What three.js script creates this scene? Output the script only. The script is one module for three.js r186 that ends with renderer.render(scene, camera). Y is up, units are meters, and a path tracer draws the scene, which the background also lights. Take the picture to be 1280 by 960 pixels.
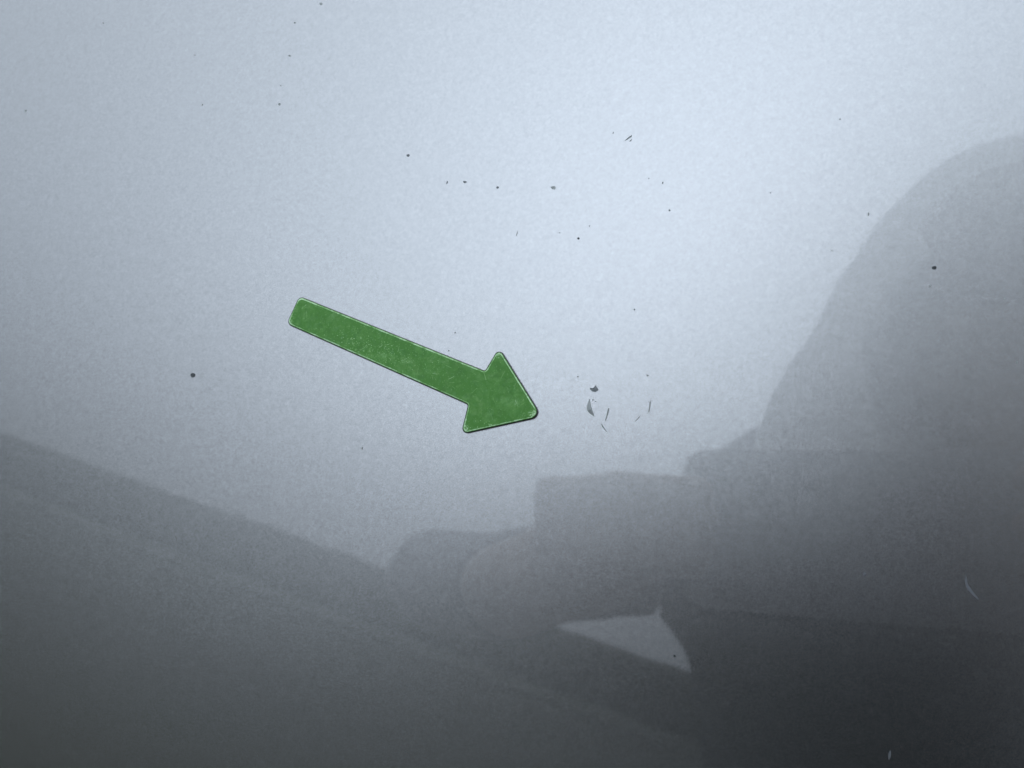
import * as THREE from 'three';
import { MarchingCubes } from 'three/addons/objects/MarchingCubes.js';
import { RoundedBoxGeometry } from 'three/addons/geometries/RoundedBoxGeometry.js';
import { mergeGeometries } from 'three/addons/utils/BufferGeometryUtils.js';
import { ImprovedNoise } from 'three/addons/math/ImprovedNoise.js';

// ---------------------------------------------------------------- camera, sky, sun, exposure
const rad = (d) => d * Math.PI / 180, V = (x, y, z) => new THREE.Vector3(x, y, z);
let seed = 20241;
const rnd = () => { seed = (seed * 1664525 + 1013904223) >>> 0; return seed / 4294967296; };
const gauss = () => Math.sqrt(-2 * Math.log(rnd() + 1e-9)) * Math.cos(6.2831853 * rnd());
const noise = new ImprovedNoise();

const scene = new THREE.Scene();
const renderer = new THREE.WebGLRenderer({ antialias: true });
renderer.toneMapping = THREE.LinearToneMapping;
renderer.toneMappingExposure = 1.35;
renderer.shadowMap.enabled = true;

// the panel leans back: its outward normal N, with EX along the car and ET up the panel; F is the point of it nearest the lens
const TILT = rad(16.75), ROLL = rad(16.3), RT = 1.6, RX = 8;
const F = V(0, 0.85, 0), N = V(0, Math.sin(TILT), Math.cos(TILT)), ET = V(0, Math.cos(TILT), -Math.sin(TILT)), EX = V(1, 0, 0);
const CAM = V(0, 0.90762, 0.19144), AX = V(-0.264096, -0.235494, -0.935305);
const camera = new THREE.PerspectiveCamera(45, 4 / 3, 0.01, 600);
camera.position.copy(CAM);
camera.up.copy(EX).multiplyScalar(-Math.sin(ROLL)).addScaledVector(ET, Math.cos(ROLL));
camera.lookAt(CAM.clone().add(AX));
camera.focus = 0.207;
camera.userData.fStop = 22;
scene.add(camera);
const CR = V(0.931092, 0.190754, -0.310935), CU = V(-0.251636, 0.952972, -0.168889);   // the phone's own right and up

const GLOW = V(-0.08, 0.57, 0.82).normalize();                       // where the sun stands behind the cloud, brighter round it
function makeSky() {
  const w = 512, h = 256, d = new Float32Array(w * h * 4);
  for (let j = 0; j < h; j++) for (let i = 0; i < w; i++) {
    const el = ((j + 0.5) / h - 0.5) * Math.PI, az = ((i + 0.5) / w - 0.5) * 2 * Math.PI;
    const x = Math.cos(el) * Math.cos(az), y = Math.sin(el), z = Math.cos(el) * Math.sin(az), s = Math.max(0, y);
    const c = 0.6 * noise.noise(x * 1.9 + 3, y * 2.6 + 5, z * 1.9 + 1) + 0.3 * noise.noise(x * 4.1, y * 5.5, z * 4.1 + 7) + 0.12 * noise.noise(x * 9, y * 12, z * 9);
    const q = Math.acos(Math.min(1, Math.max(-1, x * GLOW.x + y * GLOW.y + z * GLOW.z))) / 0.61;
    const L = 2 * (0.36 + 0.12 * s + 0.93 * Math.exp(-q * q)) * (1 + 0.20 * c) * (0.84 + 0.16 * THREE.MathUtils.smoothstep(s, 0, 0.3)), k = (j * w + i) * 4, b = 0.5 - 0.5 * c;
    d[k] = L * (0.80 - 0.07 * b); d[k + 1] = L * (0.885 - 0.035 * b); d[k + 2] = L; d[k + 3] = 1;
  }
  const t = new THREE.DataTexture(d, w, h, THREE.RGBAFormat, THREE.FloatType);
  t.mapping = THREE.EquirectangularReflectionMapping; t.magFilter = THREE.LinearFilter; t.needsUpdate = true;
  return t;
}
scene.background = makeSky();
scene.environment = scene.background;

const sun = new THREE.DirectionalLight(new THREE.Color(1, 0.97, 0.92), 1.2);
const SUN = V(-0.25, 0.90, -0.22).normalize();
sun.position.copy(F).addScaledVector(SUN, 6); sun.target.position.copy(F);
sun.castShadow = true; sun.shadow.radius = 40; sun.shadow.mapSize.set(2048, 2048);
Object.assign(sun.shadow.camera, { left: -3, right: 3, top: 3, bottom: -3, near: 0.5, far: 12 });
scene.add(sun, sun.target);

// ---------------------------------------------------------------- helpers
function tag(o, label, category, group, kind) {
  o.userData = { ...o.userData, label, category };
  if (group) o.userData.group = group;
  if (kind) o.userData.kind = kind;
  return o;
}
function add(name, geometry, material, parent = scene) {
  const m = new THREE.Mesh(geometry, material);
  m.name = name; m.castShadow = m.receiveShadow = true; parent.add(m);
  return m;
}
function group(name, at) { const g = new THREE.Group(); g.name = name; g.position.copy(at); scene.add(g); return g; }
const std = (r, g, b, rough, more = {}) => new THREE.MeshPhysicalMaterial({ color: new THREE.Color().setRGB(r, g, b), roughness: rough, ...more });
function raw(pos, nor, uv, index) {
  const g = new THREE.BufferGeometry();
  g.setAttribute('position', new THREE.Float32BufferAttribute(pos, 3));
  if (nor) g.setAttribute('normal', new THREE.Float32BufferAttribute(nor, 3));
  if (uv) g.setAttribute('uv', new THREE.Float32BufferAttribute(uv, 2));
  if (index) g.setIndex(index);
  if (!nor) g.computeVertexNormals();
  return g;
}
// a tileable field of band-limited grain in -1..1 (n x n): value noise at several periods
function grain(n, layers) {
  const out = new Float32Array(n * n);
  for (const [period, gain] of layers) {
    const m = n / period, g = Float32Array.from({ length: m * m }, gauss);
    for (let j = 0; j < n; j++) for (let i = 0; i < n; i++) {
      const u = i / period, v = j / period, a = Math.floor(u), b = Math.floor(v), fu = u - a, fv = v - b;
      const su = fu * fu * (3 - 2 * fu), sv = fv * fv * (3 - 2 * fv), a1 = (a + 1) % m, b1 = (b + 1) % m;
      out[j * n + i] += gain * ((g[b * m + a] * (1 - su) + g[b * m + a1] * su) * (1 - sv) + (g[b1 * m + a] * (1 - su) + g[b1 * m + a1] * su) * sv);
    }
  }
  return out;
}
function dataTexture(n, fill, srgb) {
  const d = new Uint8Array(n * n * 4), c = [0, 0, 0];
  for (let k = 0; k < n * n; k++) { fill(k, c); for (let q = 0; q < 3; q++) d[k * 4 + q] = Math.max(0, Math.min(255, Math.round(c[q] * 255))); d[k * 4 + 3] = 255; }
  const t = new THREE.DataTexture(d, n, n, THREE.RGBAFormat, THREE.UnsignedByteType);
  t.wrapS = t.wrapT = THREE.RepeatWrapping; t.magFilter = THREE.LinearFilter; t.minFilter = THREE.LinearMipmapLinearFilter; t.generateMipmaps = true;
  if (srgb) t.colorSpace = THREE.SRGBColorSpace;
  t.needsUpdate = true;
  return t;
}

// ---------------------------------------------------------------- ground and far surroundings (seen mirrored in the paint)
{
  const g = grain(512, [[4, 0.5], [16, 0.35], [64, 0.3]]);
  const tex = dataTexture(512, (k, c) => { const v = 1 + 0.16 * g[k]; c[0] = 0.176 * v; c[1] = 0.186 * v; c[2] = 0.140 * v; }, true);
  tex.repeat.set(400, 400);
  const geo = new THREE.PlaneGeometry(800, 800); geo.rotateX(-Math.PI / 2);
  add('ground', geo, new THREE.MeshStandardMaterial({ map: tex, roughness: 0.95 })).userData = { kind: 'structure' };
}
{ // a pale paved strip in front of the hedge
  const g = grain(256, [[4, 0.5], [32, 0.4]]), tex = dataTexture(256, (k, c) => { const v = 1 + 0.1 * g[k]; c[0] = 0.245 * v; c[1] = 0.262 * v; c[2] = 0.225 * v; }, true);
  tex.repeat.set(60, 4);
  const geo = new THREE.BoxGeometry(180, 0.1, 11); geo.translate(0, 0.01, 23.5);
  add('road', geo, new THREE.MeshStandardMaterial({ map: tex, roughness: 0.9 })).userData = { kind: 'structure' };
}
{ // a long clipped hedge across the place, with an uneven face
  const pos = [], idx = [], nx = 240, prof = [[0, 0.9], [0.6, 1.05], [1.3, 1.0], [1.9, 0.95], [2.25, 0.7], [2.42, 0.2], [2.42, -0.4], [2.2, -0.8], [0, -0.9]];
  for (let i = 0; i <= nx; i++) for (let k = 0; k < prof.length; k++) {
    const x = -90 + 180 * i / nx, n1 = noise.noise(x * 0.9, k * 1.7, 3.3), n2 = noise.noise(x * 0.17, k * 0.6, 9.1);
    pos.push(x, prof[k][0] * (1 + 0.03 * n1 + 0.05 * n2), 31 - prof[k][1] * (1 + 0.2 * n1));
    if (i < nx && k + 1 < prof.length) { const a = i * prof.length + k, b = a + prof.length; idx.push(a, a + 1, b, b, a + 1, b + 1); }
  }
  tag(add('hedge', raw(pos, null, null, idx), std(0.026, 0.03, 0.024, 1, { side: THREE.DoubleSide })), 'long dark hedge mirrored as the sloping dark band at lower left of the paint', 'hedge');
}

// ---------------------------------------------------------------- the car body panel
const panel = group('car_panel', F);
tag(panel, 'silver metallic car body panel with paint chips, under the green arrow', 'car panel');
const surf = (x, t, w = 0) => {                                  // a point of the panel, w metres off its skin, relative to F
  const n = normalAt(x, t), z = -x * x / (2 * RX) - t * t / (2 * RT);
  return V(0, 0, 0).addScaledVector(EX, x).addScaledVector(ET, t).addScaledVector(N, z).addScaledVector(n, w);
};
function normalAt(x, t) { return N.clone().addScaledVector(EX, x / RX).addScaledVector(ET, t / RT).normalize(); }
function paintNormal(x, t) {                                      // with the faint orange peel of sprayed lacquer
  const e = 0.0007, p = (a, b) => noise.noise(a * 160, b * 160, 0.5) + 0.8 * noise.noise(a * 70, b * 70, 4.5), k = 0.0000042;
  return normalAt(x, t).addScaledVector(EX, -k * (p(x + e, t) - p(x - e, t)) / (2 * e)).addScaledVector(ET, -k * (p(x, t + e) - p(x, t - e)) / (2 * e)).normalize();
}
// the metal flakes in the lacquer: each speck is a little lighter or darker and tilted its own way
const TILE = 0.128, n1 = grain(1024, [[2, 0.45], [4, 0.9], [8, 0.45]]);
const flakeColor = dataTexture(1024, (k, c) => { const v = 0.78 + 0.018 * n1[k]; c[0] = v * 0.985; c[1] = v * 0.995; c[2] = v; });
// flakes far smaller than a pixel, each lying at its own slope; FLAKE is the spread of the slopes
const FLAKE = 0.147, flakeNormal = dataTexture(2048, (k, c) => { const a = FLAKE * gauss(), b = FLAKE * gauss(), q = 1 / Math.hypot(a, b, 1); c[0] = 0.5 + 0.5 * a * q; c[1] = 0.5 + 0.5 * b * q; c[2] = 0.5 + 0.5 * q; });
for (const t of [flakeColor, flakeNormal]) t.repeat.set(1 / TILE, 1 / TILE);
flakeNormal.repeat.set(1 / 0.048, 1 / 0.048);
const paint = new THREE.MeshPhysicalMaterial({
  color: new THREE.Color().setRGB(0.33, 0.33, 0.33), map: flakeColor, metalness: 1, roughness: 0.26, normalMap: flakeNormal, clearcoat: 1, clearcoatRoughness: 0.03,
});
const bare = { vertexColors: true }, primer = std(0.22, 0.235, 0.23, 0.75, bare), undercoat = std(0.13, 0.142, 0.148, 0.75, bare), soot = std(0.045, 0.05, 0.052, 0.8, bare);

// chips: outlines in millimetres on the panel (x along the car, t up the panel), measured from the arrow
const OUTLINES = [
  [[-37.54, 12.50], [-37.51, 12.89], [-37.03, 12.84], [-36.67, 13.16], [-36.52, 13.74], [-35.93, 13.19], [-35.51, 12.81], [-35.79, 12.48], [-36.07, 12.15], [-36.49, 12.13], [-36.95, 12.12]],
  [[-37.01, 10.58], [-37.06, 9.47], [-37.11, 8.46], [-36.75, 7.66], [-35.89, 7.10], [-34.71, 6.82], [-35.19, 7.49], [-36.05, 8.75]],
  [[-32.50, 9.60], [-32.14, 9.56], [-32.10, 7.83], [-32.22, 6.51], [-32.41, 6.60], [-32.43, 7.94]],
  [[-33.19, 6.05], [-32.87, 5.84], [-32.17, 5.24], [-31.10, 4.25], [-31.92, 4.72], [-32.65, 5.21]],
  [[-24.21, 13.39], [-23.92, 13.37], [-23.78, 12.53], [-23.61, 10.71], [-23.87, 10.74], [-23.93, 12.00]],
  [[-25.43, 9.67], [-25.28, 9.57], [-25.98, 8.27], [-26.20, 8.09]],
  [[-59.11, 54.95], [-58.83, 55.18], [-58.02, 55.35], [-57.80, 54.99], [-57.79, 54.59], [-58.51, 54.50]],
  [[-45.53, 68.76], [-44.75, 69.94], [-44.10, 70.59], [-44.06, 70.08], [-44.83, 69.24]],
  [[-44.41, 68.92], [-43.85, 69.71], [-43.93, 69.01]],
];
// round specks: x, t, half width, half height in millimetres
const SPECKS = [
  [-134.32, -9.28, 0.72, 0.60], [24.38, 54.66, 0.45, 0.44], [-49.37, 44.70, 0.29, 0.26], [-5.24, -36.68, 0.25, 0.24], [-95.43, 55.55, 0.41, 0.34], [-83.77, 51.07, 0.16, 0.39], [-79.54, 52.03, 0.51, 0.27],
  [-71.32, 52.32, 0.33, 0.31], [-37.69, 61.41, 0.14, 0.15], [-34.39, 61.05, 0.14, 0.33], [-31.24, 55.22, 0.28, 0.22], [-48.47, 70.24, 0.11, 0.31], [-63.60, 42.73, 0.09, 0.66], [-53.91, 45.04, 0.15, 0.15],
  [-47.68, 48.01, 0.16, 0.17], [-131.26, 89.63, 0.49, 0.40], [-136.72, 83.60, 0.36, 0.25], [-135.12, 74.72, 0.50, 0.26], [-133.51, 61.86, 0.40, 0.39], [-155.33, 57.90, 0.26, 0.26], [-209.36, 46.61, 0.40, 0.56],
  [-194.01, 74.85, 0.26, 0.19], [-162.36, 70.54, 0.22, 0.20], [-134.87, 66.71, 0.18, 0.17], [-32.76, 31.91, 0.23, 0.23], [-85.38, -14.34, 0.18, 0.44], [9.28, 63.02, 0.16, 0.45], [-1.30, 82.42, 0.16, 0.18],
  [-11.27, 63.52, 0.13, 0.18], [4.10, 53.87, 0.14, 0.16], [38.46, 51.49, 0.15, 0.16], [24.43, 50.79, 0.14, 0.20], [43.49, 39.39, 0.16, 0.18], [-40.81, 14.47, 0.20, 0.20], [-26.11, 18.59, 0.26, 0.19],
  [-36.18, 10.39, 0.18, 0.19], [-35.53, 10.23, 0.16, 0.16], [-71.22, 17.10, 0.21, 0.17], [-71.50, 12.73, 0.21, 0.17],
];
const pits = [];
OUTLINES.forEach((o, i) => pits.push({ o: o.map(([x, t]) => new THREE.Vector2(x / 1000, t / 1000)), m: i === 0 ? 1 : 0, deep: i < 2 ? 0.00014 : 0.00009 }));
SPECKS.forEach(([x, t, a, b], i) => {
  const n = 9, o = [];
  for (let k = 0; k < n; k++) { const q = 2 * Math.PI * k / n, r = 0.82 + 0.36 * rnd(); o.push(new THREE.Vector2((x + a * r * Math.cos(q)) / 1000, (t + b * r * Math.sin(q)) / 1000)); }
  pits.push({ o, m: i < 4 ? 2 : i < 8 ? 1 : 0, deep: 0.0001 });
});
{
  const fine = (a, b, s) => Array.from({ length: Math.round((b - a) / s) }, (_, i) => a + s * i);
  const XS = [...fine(-0.80, -0.27, 0.02), ...fine(-0.27, -0.0392, 0.0014), ...fine(-0.0392, -0.0217, 0.00045), ...fine(-0.0217, 0.09, 0.0014), ...fine(0.09, 0.61, 0.02)], TS = [...fine(-0.46, -0.15, 0.02), ...fine(-0.15, 0.003, 0.0014), ...fine(0.003, 0.0158, 0.00045), ...fine(0.0158, 0.13, 0.0014), ...fine(0.13, 0.34, 0.02)];
  const nx = XS.length, nt = TS.length, pos = [], nor = [], uv = [], idx = [], gone = new Uint8Array(nx * nt);
  const vertex = (x, t) => { const p = surf(x, t), n = paintNormal(x, t); pos.push(p.x, p.y, p.z); nor.push(n.x, n.y, n.z); uv.push(x, t); return pos.length / 3 - 1; };
  for (let j = 0; j < nt; j++) for (let i = 0; i < nx; i++) vertex(XS[i], TS[j]);
  const at = (list, v) => { let k = 0; while (list[k + 1] <= v) k++; return k; };
  let blocks = pits.map((p) => {
    const x = p.o.map((q) => q.x), t = p.o.map((q) => q.y);
    return { i0: at(XS, Math.min(...x) - 2e-4), i1: at(XS, Math.max(...x) + 2e-4) + 1, j0: at(TS, Math.min(...t) - 2e-4), j1: at(TS, Math.max(...t) + 2e-4) + 1, pits: [p] };
  });
  for (let merged = true; merged;) {                              // blocks of cells that overlap become one
    merged = false;
    for (let a = 0; a < blocks.length && !merged; a++) for (let b = a + 1; b < blocks.length && !merged; b++) {
      const A = blocks[a], B = blocks[b];
      if (A.i0 < B.i1 && B.i0 < A.i1 && A.j0 < B.j1 && B.j0 < A.j1) {
        blocks.splice(b, 1);
        blocks[a] = { i0: Math.min(A.i0, B.i0), i1: Math.max(A.i1, B.i1), j0: Math.min(A.j0, B.j0), j1: Math.max(A.j1, B.j1), pits: [...A.pits, ...B.pits] };
        merged = true;
      }
    }
  }
  for (const b of blocks) {
    for (let j = b.j0; j < b.j1; j++) for (let i = b.i0; i < b.i1; i++) gone[j * nx + i] = 1;
    const ring = [], ids = [], put = (i, j) => { ring.push(new THREE.Vector2(XS[i], TS[j])); ids.push(j * nx + i); };
    for (let i = b.i0; i < b.i1; i++) put(i, b.j0);
    for (let j = b.j0; j < b.j1; j++) put(b.i1, j);
    for (let i = b.i1; i > b.i0; i--) put(i, b.j1);
    for (let j = b.j1; j > b.j0; j--) put(b.i0, j);
    const holes = b.pits.map((p) => (THREE.ShapeUtils.isClockWise(p.o) ? p.o : p.o.slice().reverse()));
    for (const h of holes) for (const q of h) ids.push(vertex(q.x, q.y));
    for (const f of THREE.ShapeUtils.triangulateShape(ring, holes)) idx.push(ids[f[0]], ids[f[1]], ids[f[2]]);
  }
  for (let j = 0; j < nt - 1; j++) for (let i = 0; i < nx - 1; i++) {
    if (gone[j * nx + i]) continue;
    const a = j * nx + i; idx.push(a, a + 1, a + nx, a + nx, a + 1, a + nx + 1);
  }
  // the folded edge all round and the inner side
  const edge = [], C = [];
  for (let i = 0; i < nx - 1; i++) C.push([i, 0]);
  for (let j = 0; j < nt - 1; j++) C.push([nx - 1, j]);
  for (let i = nx - 1; i > 0; i--) C.push([i, nt - 1]);
  for (let j = nt - 1; j > 0; j--) C.push([0, j]);
  for (const [i, j] of C) edge.push([XS[i], TS[j]]);
  const back = [], bi = [];
  edge.forEach(([x, t]) => { const p = surf(x, t), q = surf(x, t, -0.03); back.push(p.x, p.y, p.z, q.x, q.y, q.z); });
  for (let k = 0; k < edge.length; k++) { const a = 2 * k, b = 2 * ((k + 1) % edge.length); bi.push(a, a + 1, b, b, a + 1, b + 1); }
  const outer = raw(pos, nor, uv, idx);
  outer.computeBoundingSphere();
  add('painted_skin', outer, paint, panel);
  add('folded_edge', raw(back, null, null, bi), std(0.3, 0.3, 0.31, 0.4, { metalness: 0.8 }), panel);
  const inner = [], ii = [];
  for (let j = 0; j <= 8; j++) for (let i = 0; i <= 8; i++) { const p = surf(XS[0] + (XS[nx - 1] - XS[0]) * i / 8, TS[0] + (TS[nt - 1] - TS[0]) * j / 8, -0.03); inner.push(p.x, p.y, p.z); }
  for (let j = 0; j < 8; j++) for (let i = 0; i < 8; i++) { const a = j * 9 + i; ii.push(a, a + 9, a + 1, a + 9, a + 10, a + 1); }
  add('inner_sheet', raw(inner, null, null, ii), std(0.2, 0.2, 0.2, 0.6), panel);
}
for (const p of pits) {                                            // the broken edge of the lacquer and the bare floor of each chip
  const o = THREE.ShapeUtils.isClockWise(p.o) ? p.o.slice().reverse() : p.o, n = o.length, c = o.reduce((a, q) => a.add(q), new THREE.Vector2()).divideScalar(n);
  const wall = [], floor = [], top = o.map((q) => surf(q.x, q.y)), low = o.map((q) => { const r = q.clone().lerp(c, 0.16); return surf(r.x, r.y, -p.deep); }), mid = surf(c.x, c.y, -p.deep * 1.1);
  const flat = (out, ...ps) => ps.forEach((q) => out.push(q.x, q.y, q.z));
  for (let k = 0; k < n; k++) { const l = (k + 1) % n; flat(wall, top[k], low[k], top[l], top[l], low[k], low[l]); flat(floor, low[k], mid, low[l]); }
  const g = mergeGeometries([raw(wall), raw(floor)]), tone = [];      // the floor shows rubbed and bare spots
  for (let k = 0; k < g.attributes.position.count; k += 3) { const v = k < n * 6 ? 1.7 : 0.6 + 0.8 * rnd(); for (let q = 0; q < 9; q++) tone.push(v); }
  g.setAttribute('color', new THREE.Float32BufferAttribute(tone, 3));
  add('paint_chip', g, [primer, undercoat, soot][p.m], panel);
}
{ // pale scuffs: a thin rubbed ridge on the lacquer
  const pale = std(0.09, 0.097, 0.108, 0.6);
  const scuff = (pts, half) => {
    const c = new THREE.CatmullRomCurve3(pts.map(([x, t]) => V(x, t, 0))), pos = [], idx = [], n = 24;
    for (let k = 0; k <= n; k++) {
      const q = c.getPoint(k / n), d = c.getTangent(k / n), h = half * Math.sin(Math.PI * (0.04 + 0.92 * k / n)) * (0.75 + 0.4 * rnd());
      for (const [s, w] of [[-1, 0], [0, 0.012], [1, 0]]) { const p = surf((q.x - d.y * s * h) / 1000, (q.y + d.x * s * h) / 1000, w / 1000 + 2e-6); pos.push(p.x, p.y, p.z); }
      if (k < n) for (const s of [0, 1]) { const a = k * 3 + s; idx.push(a, a + 3, a + 1, a + 1, a + 3, a + 4); }
    }
    add('scuff', raw(pos, null, null, idx), pale, panel);
  };
  scuff([[43.98, -3.65], [44.70, -5.52], [46.07, -6.80], [47.41, -7.69]], 0.3);
  scuff([[39.18, -42.57], [39.10, -41.64], [39.01, -40.70]], 0.28);
  scuff([[25.8, -9.1], [26.63, -9.28]], 0.3);
}

// ---------------------------------------------------------------- the green magnetic arrow
{
  const P = [[-111.96, 16.27], [-61.62, 10.42], [-60.00, 16.37], [-46.0, 3.88], [-63.03, -4.9], [-63.31, 2.01], [-113.11, 8.93]].map(([x, t]) => new THREE.Vector2(x, t));
  const R = [1.35, 0.6, 1.1, 1.7, 1.1, 0.6, 1.35], n = P.length;
  const turn = (a, b) => a.x * b.y - a.y * b.x;
  function outline(d) {                                            // the outline moved d mm inwards, corners rounded
    const dir = P.map((p, i) => P[(i + 1) % n].clone().sub(p).normalize());
    const inn = dir.map((e) => new THREE.Vector2(e.y, -e.x));      // the points run clockwise: inwards is to the right
    const Q = P.map((p, i) => {
      const a = (i + n - 1) % n, k = turn(dir[a], dir[i]), s = inn[i].clone().multiplyScalar(d).sub(inn[a].clone().multiplyScalar(d));
      return p.clone().addScaledVector(inn[a], d).addScaledVector(dir[a], turn(s, dir[i]) / k);
    });
    const out = [];
    Q.forEach((q, i) => {
      const a = dir[(i + n - 1) % n], b = dir[i], convex = turn(a, b) < 0, r = Math.max(0.25, convex ? R[i] - d * 0.7 : R[i] + d), ang = Math.acos(a.dot(b)), len = r * Math.tan(ang / 2);
      const s = q.clone().addScaledVector(a, -len), c = s.clone().addScaledVector(new THREE.Vector2(a.y, -a.x), convex ? r : -r), v = s.clone().sub(c);
      for (let k = 0; k <= 8; k++) { const th = (convex ? -1 : 1) * ang * k / 8; out.push(new THREE.Vector2(c.x + v.x * Math.cos(th) - v.y * Math.sin(th), c.y + v.x * Math.sin(th) + v.y * Math.cos(th))); }
    });
    const full = [];                                               // long sides cut up so that the sheet can follow the panel
    const cuts = (outline.cuts ??= out.map((q, k) => Math.max(1, Math.round(q.distanceTo(out[(k + 1) % out.length]) / 4))));
    out.forEach((q, k) => { const e = out[(k + 1) % out.length], m = cuts[k]; for (let s = 0; s < m; s++) full.push(q.clone().lerp(e, s / m)); });
    return full;
  }
  const at = V(0, 0, 0).copy(surf(-0.075, 0.006)), arrow = group('arrow_magnet', F.clone().add(at));
  tag(arrow, 'green magnetic arrow with worn pale edges, pointing at the paint chips', 'arrow');
  const point = (q, w) => surf(q.x / 1000, q.y / 1000, w / 1000).sub(at);
  const UVW = 72, toUV = (q) => [(q.x + 116) / UVW, (q.y + 14) / (UVW / 2)];
  function rings(list, cap) {                                      // skirts from ring to ring, [inset, height]; then a cap
    const pos = [], uv = [], idx = [], L = list.map(([d]) => outline(d)), m = L[0].length;
    list.forEach(([, w], k) => L[k].forEach((q) => { const p = point(q, w); pos.push(p.x, p.y, p.z); uv.push(...toUV(q)); }));
    for (let k = 0; k + 1 < list.length; k++) for (let i = 0; i < m; i++) { const a = k * m + i, b = k * m + (i + 1) % m; idx.push(a, a + m, b, b, a + m, b + m); }
    if (cap) { const o = (list.length - 1) * m; for (const f of THREE.ShapeUtils.triangulateShape(L[list.length - 1], [])) idx.push(o + f[0], o + f[1], o + f[2]); }
    const g = raw(pos, null, uv, idx);
    return g;
  }
  const W = 2048, H = 1024, cv = document.createElement('canvas'); cv.width = W; cv.height = H;
  const c = cv.getContext('2d'), px = (q) => { const [u, v] = toUV(q); return [u * W, (1 - v) * H]; }, mm = W / UVW;
  c.fillStyle = 'rgb(57,110,34)'; c.fillRect(0, 0, W, H);
  const inside = outline(0);
  for (let k = 0; k < 2600; k++) {                                 // rubbed, slightly chalky patches
    const x = rnd() * W, y = rnd() * H, r = (0.15 + 0.9 * rnd() * rnd()) * mm;
    const v = rnd();
    c.fillStyle = v < 0.55 ? `rgba(78,124,72,${0.10 + 0.16 * rnd()})` : v < 0.8 ? `rgba(44,96,28,${0.10 + 0.18 * rnd()})` : `rgba(48,98,62,${0.05 + 0.10 * rnd()})`;
    c.beginPath(); c.ellipse(x, y, r, r * (0.3 + 0.7 * rnd()), rnd() * 3, 0, 7); c.fill();
  }
  for (let k = 0; k < 500; k++) {                                  // larger patches where the gloss is dulled
    const [x, y] = px(new THREE.Vector2(-114 + 69 * rnd(), -5 + 22 * rnd())), q = Math.floor(3 + 5 * rnd()), rr = (0.5 + 1.6 * rnd()) * mm, ink = rnd() < 0.65 ? '112,152,96' : '40,92,26';
    c.fillStyle = `rgba(${ink},${0.05 + 0.08 * rnd()})`;
    for (let z = 0; z < q; z++) { c.beginPath(); c.ellipse(x + rr * gauss() * 0.7, y + rr * gauss() * 0.5, rr * (0.2 + 0.6 * rnd()), rr * (0.15 + 0.3 * rnd()), rnd() * 3, 0, 7); c.fill(); }
  }
  for (let k = 0; k < 9000; k++) { const v = rnd(); c.fillStyle = v < 0.6 ? `rgba(116,154,104,${0.15 + 0.35 * rnd()})` : `rgba(34,78,32,${0.1 + 0.2 * rnd()})`; const s = (0.05 + 0.16 * rnd()) * mm; c.fillRect(rnd() * W, rnd() * H, s, s); }
  const spot = () => new THREE.Vector2(-113 + 66 * rnd(), -4 + 20 * rnd());
  for (let k = 0; k < 260; k++) {                                  // hair scratches
    const [x, y] = px(spot()), a = rnd() * 6.3, l = (0.3 + 2.2 * rnd() * rnd()) * mm, b = a + 0.6 * (rnd() - 0.5);
    c.strokeStyle = `rgba(170,196,158,${0.2 + 0.5 * rnd() * rnd()})`; c.lineWidth = (0.04 + 0.07 * rnd()) * mm;
    c.beginPath(); c.moveTo(x, y); c.quadraticCurveTo(x + Math.cos(a) * l / 2, y + Math.sin(a) * l / 2, x + Math.cos(b) * l, y + Math.sin(b) * l); c.stroke();
  }
  for (let k = 0; k < 420; k++) {                                  // a cluster of scrapes near the middle of the shaft
    const [x, y] = px(new THREE.Vector2(-88 + 7 * gauss(), 9 + 1.6 * gauss())), s = (0.04 + 0.13 * rnd()) * mm;
    c.fillStyle = `rgba(160,190,148,${0.2 + 0.45 * rnd()})`; c.fillRect(x, y, s * (1 + rnd()), s);
  }
  const wear = outline(0.4), deep = outline(0.75);
  for (let pass = 0; pass < 2; pass++) wear.forEach((q, k) => {    // the print is worn off along the edge, more in places
    const e = wear[(k + 1) % wear.length], m = Math.max(1, Math.round(q.distanceTo(e) / 0.12));
    for (let s = 0; s < m; s++) {
      const p = q.clone().lerp(e, s / m), f = 0.5 + 0.9 * noise.noise(p.x * 0.35, p.y * 0.35, pass * 7) + 0.5 * noise.noise(p.x * 1.9, p.y * 1.9, pass * 3);
      if (f < 0.1) continue;
      const [x, y] = px(p), r = (0.06 + 0.05 * rnd()) * mm * Math.min(1.5, 0.6 + f);
      c.fillStyle = `rgba(178,206,172,${Math.min(0.62, 0.14 + 0.42 * f)})`;
      c.beginPath(); c.arc(x + gauss() * 0.02 * mm, y + gauss() * 0.02 * mm, r, 0, 7); c.fill();
    }
  });
  const corner = (x, t, a, b, k) => { for (let i = 0; i < k; i++) { const [X, Y] = px(new THREE.Vector2(x + a * gauss(), t + b * gauss())), s = (0.06 + 0.22 * rnd()) * mm; c.fillStyle = `rgba(176,202,168,${0.15 + 0.35 * rnd()})`; c.fillRect(X, Y, s, s * (0.4 + rnd())); } };
  corner(-48.2, 4.1, 0.5, 0.5, 90); corner(-112.0, 9.6, 0.35, 0.6, 60); corner(-62.2, -3.2, 0.35, 0.6, 60); corner(-59.6, 14.9, 0.4, 0.5, 40); corner(-56, -0.9, 2, 0.25, 60);
  const tex = new THREE.CanvasTexture(cv); tex.colorSpace = THREE.SRGBColorSpace; tex.anisotropy = 8;
  add('magnet_sheet', rings([[0.02, 0.02], [0, 0.08], [0, 0.5], [0.05, 0.57], [0.2, 0.6]], false), std(0.012, 0.013, 0.014, 0.6), arrow);
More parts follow.
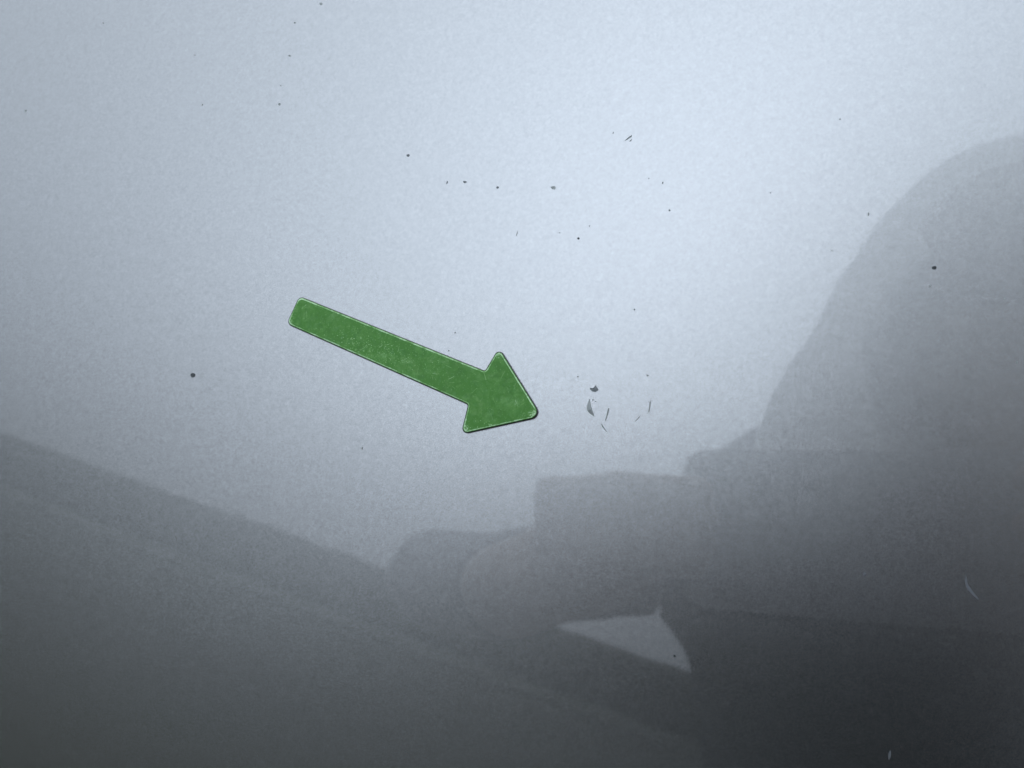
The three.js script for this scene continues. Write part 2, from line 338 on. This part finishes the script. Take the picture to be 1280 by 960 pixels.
  add('green_face', rings([[0.17, 0.59], [0.19, 0.675], [0.28, 0.712], [0.42, 0.73], [0.6, 0.735]], true), new THREE.MeshPhysicalMaterial({ map: tex, roughness: 0.5, specularIntensity: 0.55 }), arrow);
}

// ---------------------------------------------------------------- the photographer and the phone (seen mirrored in the paint)
const onPhone = (a, b, back) => CAM.clone().addScaledVector(CR, a).addScaledVector(CU, b).addScaledVector(AX, -back);
{
  const g = group('smartphone', onPhone(0.0445, -0.0165, 0.008));
  g.quaternion.setFromRotationMatrix(new THREE.Matrix4().makeBasis(CR, CU, AX.clone().negate()));
  tag(g, 'grey smartphone held level by the person mirrored in the paint', 'smartphone');
  const body = add('case', new RoundedBoxGeometry(0.147, 0.075, 0.008, 5, 0.0039), std(0.34, 0.35, 0.37, 0.45), g);
  // rounded corners: the outline as an extruded shape instead of a box
  const s = new THREE.Shape(), a = 0.0735, b = 0.0375, r = 0.011;
  s.moveTo(-a + r, -b); s.lineTo(a - r, -b); s.absarc(a - r, -b + r, r, -Math.PI / 2, 0); s.lineTo(a, b - r); s.absarc(a - r, b - r, r, 0, Math.PI / 2); s.lineTo(-a + r, b); s.absarc(-a + r, b - r, r, Math.PI / 2, Math.PI); s.lineTo(-a, -b + r); s.absarc(-a + r, -b + r, r, Math.PI, Math.PI * 1.5);
  body.geometry = new THREE.ExtrudeGeometry(s, { depth: 0.0056, bevelEnabled: true, bevelThickness: 0.0011, bevelSize: 0.0011, bevelOffset: -0.0011, bevelSegments: 3, curveSegments: 8 });
  body.geometry.translate(0, 0, -0.0028);
  const bump = add('camera_plate', new RoundedBoxGeometry(0.034, 0.034, 0.0024, 4, 0.0011), std(0.3, 0.3, 0.32, 0.3), g);
  bump.position.set(-0.0515, 0.0155, -0.0046);
  for (const [x, y] of [[-0.0595, 0.0235], [-0.0595, 0.0075], [-0.0440, 0.0165]]) {
    const l = add('lens', new THREE.CylinderGeometry(0.0062, 0.0066, 0.0016, 32), std(0.008, 0.008, 0.01, 0.12), g);
    l.rotation.x = Math.PI / 2; l.position.set(x, y, -0.0064);
  }
  const screen = new THREE.ShapeGeometry(s, 8); screen.scale(0.96, 0.93, 1);
  add('screen', screen, std(0.02, 0.02, 0.02, 0.1), g).position.z = 0.00396;
}

// a signed field of tapered limbs, joined smoothly and meshed
function limb(p, a, ra, b, rb) {
  const ax = b.x - a.x, ay = b.y - a.y, az = b.z - a.z, q = ax * ax + ay * ay + az * az;
  const h = q > 0 ? Math.max(0, Math.min(1, ((p.x - a.x) * ax + (p.y - a.y) * ay + (p.z - a.z) * az) / q)) : 0;
  return Math.hypot(p.x - a.x - ax * h, p.y - a.y - ay * h, p.z - a.z - az * h) - (ra + (rb - ra) * h);
}
function ball(p, c, rx, ry, rz, basis) {
  let x = p.x - c.x, y = p.y - c.y, z = p.z - c.z;
  if (basis) { const [u, v, w] = basis, X = x * u.x + y * u.y + z * u.z, Y = x * v.x + y * v.y + z * v.z, Z = x * w.x + y * w.y + z * w.z; x = X; y = Y; z = Z; }
  const k = Math.hypot(x / rx, y / ry, z / rz);
  return (k - 1) * Math.min(rx, ry, rz);
}
const smin = (a, b, k) => { const h = Math.max(k - Math.abs(a - b), 0) / k; return Math.min(a, b) - h * h * k / 4; };
function solid(field, lo, hi, cell) {
  const size = Math.max(hi.x - lo.x, hi.y - lo.y, hi.z - lo.z), n = Math.ceil(size / cell) + 4, mid = lo.clone().add(hi).multiplyScalar(0.5), half = size / 2 * (1 + 4 / n);
  const mc = new MarchingCubes(n, new THREE.MeshBasicMaterial(), false, false, 400000);
  mc.isolation = 0;
  const p = V(0, 0, 0);
  for (let k = 0; k < n; k++) for (let j = 0; j < n; j++) for (let i = 0; i < n; i++) {
    p.set((i - n / 2) / (n / 2) * half + mid.x, (j - n / 2) / (n / 2) * half + mid.y, (k - n / 2) / (n / 2) * half + mid.z);
    const edge = i < 2 || j < 2 || k < 2 || i > n - 3 || j > n - 3 || k > n - 3;
    mc.field[i + j * n + k * n * n] = edge ? -0.1 : -field(p);
  }
  mc.update();
  const pos = mc.positionArray.slice(0, mc.count * 3), nor = mc.normalArray.slice(0, mc.count * 3);
  for (let q = 0; q < pos.length; q += 3) { pos[q] = pos[q] * half + mid.x; pos[q + 1] = pos[q + 1] * half + mid.y; pos[q + 2] = pos[q + 2] * half + mid.z; }
  return raw(Array.from(pos), Array.from(nor));
}
{
  const J = {
    hip: V(0.21, 0.89, 1.0), waist: V(0.138, 0.98, 0.88), chest: V(0.09, 1.005, 0.68), neck: V(0.135, 1.07, 0.50), head: V(0.15, 1.125, 0.352),
    shL: V(-0.002, 0.965, 0.62), elL: V(-0.195, 0.842, 0.47), wrL: V(-0.094, 0.836, 0.245), shR: V(0.235, 0.985, 0.56), elR: V(0.285, 0.79, 0.40), wrR: onPhone(0.128, -0.075, 0.045),
    hpL: V(0.13, 0.86, 1.0), hpR: V(0.30, 0.86, 1.0), knL: V(0.12, 0.46, 0.86), knR: V(0.36, 0.46, 0.86), anL: V(0.12, 0.09, 1.0), anR: V(0.37, 0.09, 1.02),
  };
  const look = CAM.clone().addScaledVector(CR, 0.04).addScaledVector(CU, -0.02).sub(J.head).normalize();       // the face turns to the phone's screen
  const side = V(0, 1, 0).cross(look).normalize(), crown = look.clone().cross(side).normalize();
  const H = (x, y, z) => J.head.clone().addScaledVector(side, x).addScaledVector(crown, y).addScaledVector(look, z);
  const B = [side, crown, look], HOOD = V(0.138, 0.912, 0.375);
  const headField = (p) => {
    let d = ball(p, H(0, 0.02, -0.012), 0.076, 0.098, 0.094, B);
    d = smin(d, ball(p, H(0, -0.05, 0.028), 0.056, 0.066, 0.062, B), 0.04);
    d = smin(d, limb(p, H(0, 0.012, 0.086), 0.008, H(0, -0.026, 0.106), 0.013), 0.012);
    for (const s of [-1, 1]) {
      d = smin(d, ball(p, H(0.078 * s, -0.002, -0.008), 0.009, 0.032, 0.02, B), 0.01);
      d = smin(d, limb(p, H(0.018 * s, 0.03, 0.083), 0.007, H(0.046 * s, 0.03, 0.068), 0.007), 0.014);
      d = smin(d, limb(p, H(0.03 * s, -0.012, 0.072), 0.013, H(0.048 * s, -0.016, 0.05), 0.016), 0.02);
      d = Math.max(d, -(ball(p, H(0.031 * s, 0.012, 0.09), 0.014, 0.008, 0.012, B)));
      d = Math.min(d, ball(p, H(0.031 * s, 0.012, 0.068), 0.0125, 0.0125, 0.0125, B));
    }
    d = smin(d, limb(p, H(-0.018, -0.058, 0.083), 0.0075, H(0.018, -0.058, 0.083), 0.0075), 0.008);
    d = smin(d, ball(p, H(0, -0.096, 0.062), 0.02, 0.015, 0.018, B), 0.02);
    return smin(d, limb(p, H(0, -0.05, -0.03), 0.06, J.neck, 0.066), 0.03);
  };
  // hands: the phone is held by its two short ends, the fingers in front of it, the thumb behind on the screen side
  const hand = (s, wrist) => {                                     // s = -1: end at the left of the phone, 1: at its right
    const e = s < 0 ? -0.029 : 0.118, up = s < 0 ? 0.014 : 0, at = (a, b, k) => onPhone(e + s * (s < 0 && a > 0 ? 1.4 * a : a), b + up, k), chains = [];
    const palm = [[at(0.03, -0.030, 0.03), at(0.045, -0.05, 0.04)], [at(0.024, -0.035, 0.032), at(0.038, -0.046, 0.042)], [at(0.036, -0.026, 0.026), at(0.046, -0.042, 0.038)]];
    const b0 = s < 0 ? [-0.017, -0.029, -0.041, -0.0515] : [0.004, -0.014, -0.032, -0.049], len = [0.9, 1, 0.95, 0.75];
    for (let f = 0; f < 4; f++) {
      const L = len[f], y = b0[f];
      chains.push([at(0.038, y - 0.012, 0.024), at(0.046, y, 0.004), at(0.024 - 0.006 * L, y + 0.003, -0.009), at(0.004 - 0.016 * L, y + 0.002, -0.0085)], );
    }
    const thumb = [at(0.034, -0.048, 0.04), at(0.016, -0.042, 0.03), at(-0.004, -0.034, 0.0235), at(-0.026, -0.024, 0.0225)];
    return (p) => {
      let d = limb(p, wrist, 0.025, palm[0][1], 0.026);
      for (const [a, b] of palm) d = smin(d, limb(p, a, 0.015, b, 0.018), 0.02);
      chains.forEach((c, f) => { let g = 1; const r = f === 3 ? 0.0075 : 0.0085; for (let k = 0; k < 3; k++) g = smin(g, limb(p, c[k], r * (1.08 - 0.08 * k), c[k + 1], r * (1 - 0.09 * k)), 0.004); d = smin(d, g, 0.006); });
      let g = 1; for (let k = 0; k < 3; k++) g = smin(g, limb(p, thumb[k], [0.015, 0.0115, 0.0098][k], thumb[k + 1], [0.0115, 0.0098, 0.0088][k]), 0.006);
      return smin(d, g, 0.012);
    };
  };
  const handL = hand(-1, J.wrL), handR = hand(1, J.wrR);
  const trunk = (p, f) => {
    let d = limb(p, J.hip, 0.135 * f, J.waist, 0.13 * f);
    d = smin(d, limb(p, J.waist, 0.13 * f, J.chest, 0.135 * f), 0.07);
    d = smin(d, limb(p, J.chest, 0.13 * f, J.neck.clone().lerp(J.chest, 0.35), 0.10 * f), 0.08);
    d = smin(d, limb(p, J.shL, 0.052 * f, J.shR, 0.066 * f), 0.08);
    d = smin(d, limb(p, J.shL, 0.050 * f, J.elL, 0.036 * f), 0.05);
    d = smin(d, limb(p, J.elL, 0.039 * f, J.wrL, 0.027 * f), 0.03);
    d = smin(d, limb(p, J.shR, 0.062 * f, J.elR, 0.048 * f), 0.05);
    return smin(d, limb(p, J.elR, 0.046 * f, J.wrR, 0.032 * f), 0.03);
  };
  const legs = (p, f, g) => {
    let d = limb(p, J.hpL, 0.092 * f, J.knL, 0.062 * f);
    d = smin(d, limb(p, J.knL, 0.06 * f, J.anL, 0.04 * g), 0.03);
    let e = limb(p, J.hpR, 0.092 * f, J.knR, 0.062 * f);
    e = smin(e, limb(p, J.knR, 0.06 * f, J.anR, 0.04 * g), 0.03);
    return smin(Math.min(d, e), limb(p, J.hpL, 0.10 * f, J.hpR, 0.10 * f), 0.06);
  };
  const person = group('person', V(0.24, 0, 0.95));
  tag(person, 'person in dark jacket and pale hood leaning in with a phone, mirrored in the paint', 'person');
  const own = (g) => g.translate(-0.24, 0, -0.95);
  const skin = std(0.33, 0.24, 0.19, 0.55), navy = std(0.017, 0.030, 0.065, 0.9), fleece = std(0.66, 0.67, 0.68, 0.95), denim = std(0.018, 0.025, 0.042, 0.9), sole = std(0.04, 0.04, 0.04, 0.7);
  const body = mergeGeometries([
    solid((p) => smin(trunk(p, 0.84), legs(p, 0.84, 0.84), 0.06), V(-0.33, 0.02, 0.14), V(0.5, 1.2, 1.2), 0.014),
    solid(headField, V(0.0, 0.96, 0.18), V(0.29, 1.29, 0.56), 0.004),
    solid(handL, V(-0.16, 0.78, 0.14), V(0.03, 0.96, 0.30), 0.003), solid(handR, V(0.06, 0.80, 0.08), V(0.24, 0.99, 0.26), 0.003),
  ]);
  add('body', own(body), skin, person);
  const folds = (p) => 0.004 * noise.noise(p.x * 22, p.y * 22, p.z * 22) + 0.006 * noise.noise(p.x * 9, p.y * 9, p.z * 9 + 4);
  const hood = (p) => {
    let d = ball(p, HOOD, 0.14, 0.42, 0.125);
    d = smin(d, limb(p, V(0.13, 1.04, 0.47), 0.125, J.chest.clone().lerp(J.neck, 0.5), 0.12), 0.06);
    return Math.max(d, 0.94 - p.y, -ball(p, H(0, -0.008, 0.07), 0.070, 0.100, 0.12, B));
  };
  const clipped = (p) => {                                         // the cuffs cut only the sleeves: elsewhere the jacket stays whole
    let d = smin(trunk(p, 1), limb(p, V(0.26, 0.93, 0.56), 0.09, V(0.29, 0.86, 0.86), 0.11), 0.08);
    d = smin(d, limb(p, V(0.026, 0.915, 0.62), 0.060, V(0.075, 0.86, 0.74), 0.075), 0.02) + folds(p);
    for (const [w, e] of [[J.wrL, J.elL], [J.wrR, J.elR]]) {
      const t = w.clone().sub(e).normalize(), s = (p.x - w.x) * t.x + (p.y - w.y) * t.y + (p.z - w.z) * t.z;
      if (p.distanceTo(w) < 0.09) d = Math.max(d, s + 0.004);
    }
    return d;
  };
  add('hood', own(solid((p) => hood(p) + 0.6 * folds(p), V(-0.06, 0.9, 0.22), V(0.36, 1.36, 0.62), 0.008)), fleece, person);
  add('jacket', own(solid((p) => Math.max(clipped(p), Math.min(0.925 - p.y, p.x + 0.045)), V(-0.30, 0.66, 0.14), V(0.52, 1.36, 1.2), 0.012)), std(0.13, 0.14, 0.16, 0.9), person);
  add('jacket_hem', own(solid((p) => Math.max(clipped(p), p.y - 0.927, -0.043 - p.x), V(-0.30, 0.66, 0.14), V(0.52, 1.36, 1.2), 0.012)), navy, person);
  add('trousers', own(solid((p) => Math.max(legs(p, 1.08, 1.5) + folds(p), 0.10 - p.y), V(-0.02, 0.06, 0.72), V(0.5, 1.0, 1.16), 0.012)), denim, person);
  for (const a of [J.anL, J.anR]) add('shoe', own(solid((p) => Math.max(smin(limb(p, V(a.x, 0.055, a.z + 0.03), 0.05, V(a.x, 0.038, a.z - 0.16), 0.042), limb(p, a, 0.05, V(a.x, 0.06, a.z + 0.02), 0.05), 0.03), 0.004 - p.y), V(a.x - 0.08, 0, a.z - 0.24), V(a.x + 0.08, 0.18, a.z + 0.1), 0.006)), sole, person);
  add('hair', own(solid((p) => {
    const d = ball(p, H(0, 0.026, -0.016), 0.081, 0.1, 0.1, B), y = p.clone().sub(J.head).dot(crown), f = p.clone().sub(J.head).dot(look);
    return Math.max(d + 0.002 * noise.noise(p.x * 90, p.y * 30, p.z * 90), 0.05 - y + Math.max(-0.1, -0.9 * Math.max(0, 0.05 - f)));
  }, V(0.0, 0.98, 0.16), V(0.29, 1.29, 0.50), 0.004)), std(0.22, 0.20, 0.175, 0.7), person);
}

renderer.render(scene, camera);
